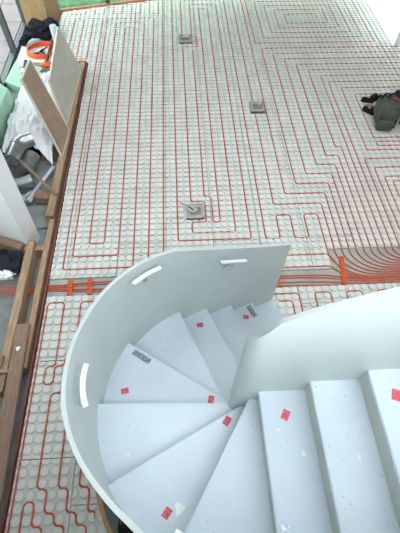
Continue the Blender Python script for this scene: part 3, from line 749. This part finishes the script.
for i in range(6):
    MB().box(-14.6 - .05 * (i % 2), 57.0 + .5 * i, .5, -13.9 - .1 * (i % 3), 57.25 + .5 * i, .6).build('print_mark', M['dark'], ps)
o = MB().tube([(-6.9, 57.8, .2), (-6.9, 57.8, 7.7)], .6, 14).build('white_tube', M['pvc'], smooth=True); tag(o, 'upright white tube behind the grey board corner', 'tube')
o = MB().lump((-10.6, 34.5, -.6), (3.0, 1.8, 1.1), 5, .4, 20, 12).build('dark_bag', M['dark'], smooth=True); tag(o, 'black plastic bag tucked under the white sheet edge', 'bag')
# clothes in the sunken strip
nb = empty('navy_clothes', -8.9, 13.4, SUB)
MB().lump((-8.7, 13.2, -.9), (2.1, 1.7, 1.0), 2, .5, 24, 14, .9, 1.2).build('cloth_heap', M['navy'], nb, smooth=True)
MB().lump((-10.3, 14.3, -.7), (1.5, 1.2, .9), 12, .5, 18, 12).build('cloth_fold', M['black'], nb, smooth=True)
tag(nb, 'navy clothes heaped between partition and orange pipes', 'clothes')
rg = MB().lump((-8.25, 11.2, -.4), (.9, .6, .45), 15, .7, 18, 10, .8, 1.6).build('white_rag', M['sheet'], smooth=True); tag(rg, 'small white rag on the navy clothes', 'rag')

# ------------------------------------------------------------------ tool bag and kit on the right
o = MB().prism([(47.6, 46.6), (47.9, 36.4), (60, 36.2), (60, 46.6)], .2, .28).build('pale_board', M['card']); tag(o, 'flat pale board under the tool bag', 'board')
DX, DY = -1.45, -1.3
tb = empty('tool_bag', 51.2 + DX, 40.5 + DY, .28)
MB().lump((51.0 + DX, 40.6 + DY, 2.5), (1.9, 2.4, 1.95), 21, .16, 26, 18, .62, 1.2, -.25).build('bag_body', M['bag'], tb, smooth=True)
MB().lump((50.3 + DX, 38.2 + DY, 1.3), (1.4, .5, .95), 22, .12, 18, 12, .6, 1, -.2).build('front_pocket', M['bag'], tb, smooth=True)
for dx in (-.6, .7):
    MB().tube([(51 + DX + dx + .9 * math.cos(a) * .8, 41.6 + DY + .12 * dx, 4.0 + .95 * math.sin(a)) for a in [math.pi * i / 10 for i in range(11)]], .13, 8).build('handle', M['black'], tb, smooth=True)
for k in range(4):
    MB().tube([(49.3 + DX + .9 * k, 38.4 + DY - .1 * k, .9), (49.35 + DX + .9 * k, 38.55 + DY - .1 * k, 2.4), (49.5 + DX + .9 * k, 39.6 + DY, 3.9)], .09, 6).build('strap', M['black'], tb, smooth=True)
MB().lump((51.1 + DX, 41.0 + DY, 4.15), (1.2, 1.1, .3), 51, .2, 18, 8).build('bag_mouth', M['black'], tb, smooth=True)
tag(tb, 'grey green canvas tool bag standing open on the pale board', 'bag')
def handtool2(c, a, L, mat, label):
    x, y, z = c; o = empty('hand_tool', x, y, z); d = (math.cos(a), math.sin(a))
    MB().tube([(x - d[0] * L / 2, y - d[1] * L / 2, z + .2), (x, y, z + .28)], .22, 8).build('handle', mat, o, smooth=True)
    MB().tube([(x, y, z + .28), (x + d[0] * L / 2, y + d[1] * L / 2, z + .22)], .13, 8).build('shaft', M['alu'], o, smooth=True)
    tag(o, label, 'tool')
handtool2((49.8, 39.2, 4.45), 2.6, 1.6, M['red'], 'red handled tool lying on top of the tool bag')
def shoe(x, y, a, label):
    o = empty('work_boot', x, y, .28); c_, s_ = math.cos(a), math.sin(a)
    P = lambda u, v: (x + u * c_ - v * s_, y + u * s_ + v * c_)
    MB().prism([P(u, v) for u, v in ((-1.0, -.36), (.2, -.4), (.9, -.42), (1.25, 0), (.9, .42), (.2, .4), (-1.0, .36))], .28, .45).build('sole', M['dark'], o)
    MB().lump((*P(.45, 0), .72), (.75, .42, .38), 31, .1, 16, 10, .85, 1, a).build('upper', M['black'], o, smooth=True)
    MB().tube([(*P(-.55, 0), .4), (*P(-.6, 0), 1.5)], [.46, .42], 14).build('ankle', M['black'], o, smooth=True)
    MB().tube([(*P(-.2, 0), 1.15), (*P(.35, 0), 1.02)], .1, 6).build('lace', M['tan'], o, smooth=True)
    tag(o, label, 'boot', 'black work boots beside the tool bag')
shoe(48.6, 44.9, 2.9, 'black work boot lying farthest from the tool bag')
shoe(50.3, 45.4, .4, 'black work boot behind the tool bag')
shoe(47.9, 41.9, 2.3, 'black work boot close against the side of the tool bag')
o = MB().lump((48.2, 43.3, .5), (.8, .5, .25), 41, .4, 16, 10).build('work_glove', M['tan'], smooth=True); tag(o, 'tan leather work glove between the black boots', 'glove')
o = MB().lump((52.3, 45.0, .6), (.9, .7, .35), 43, .4, 16, 10).build('work_glove', M['tan'], smooth=True); tag(o, 'tan leather work glove behind the tool bag handles', 'glove')
o = MB().box(52.6, 39.6, .28, 55.6, 41.6, 2.0).build('tan_case', M['tan'], bevel=.15); tag(o, 'tan case standing right of the tool bag', 'case')
o = MB().box(52.2, 36.7, .28, 56, 38.9, 1.3).build('black_case', M['dark'], bevel=.2); tag(o, 'low black case in front of the tan case', 'case')
o = MB().box(53.0, 43.0, .28, 57, 45.2, 2.4).build('black_box', M['dark'], bevel=.2); tag(o, 'upright black box behind the tan case', 'case')
tr = empty('tape_roll', 49.2, 25.6, .19)
MB().tube([(49.2, 25.4, .19), (49.2, 25.4, 1.3)], .9, 20).build('roll', M['white'], tr, smooth=True)
MB().tube([(49.2, 25.4, 1.3), (49.2, 25.4, 1.36)], .6, 20).build('core', M['clip'], tr, smooth=True)
tag(tr, 'white tape roll at the right edge of the floor', 'roll')
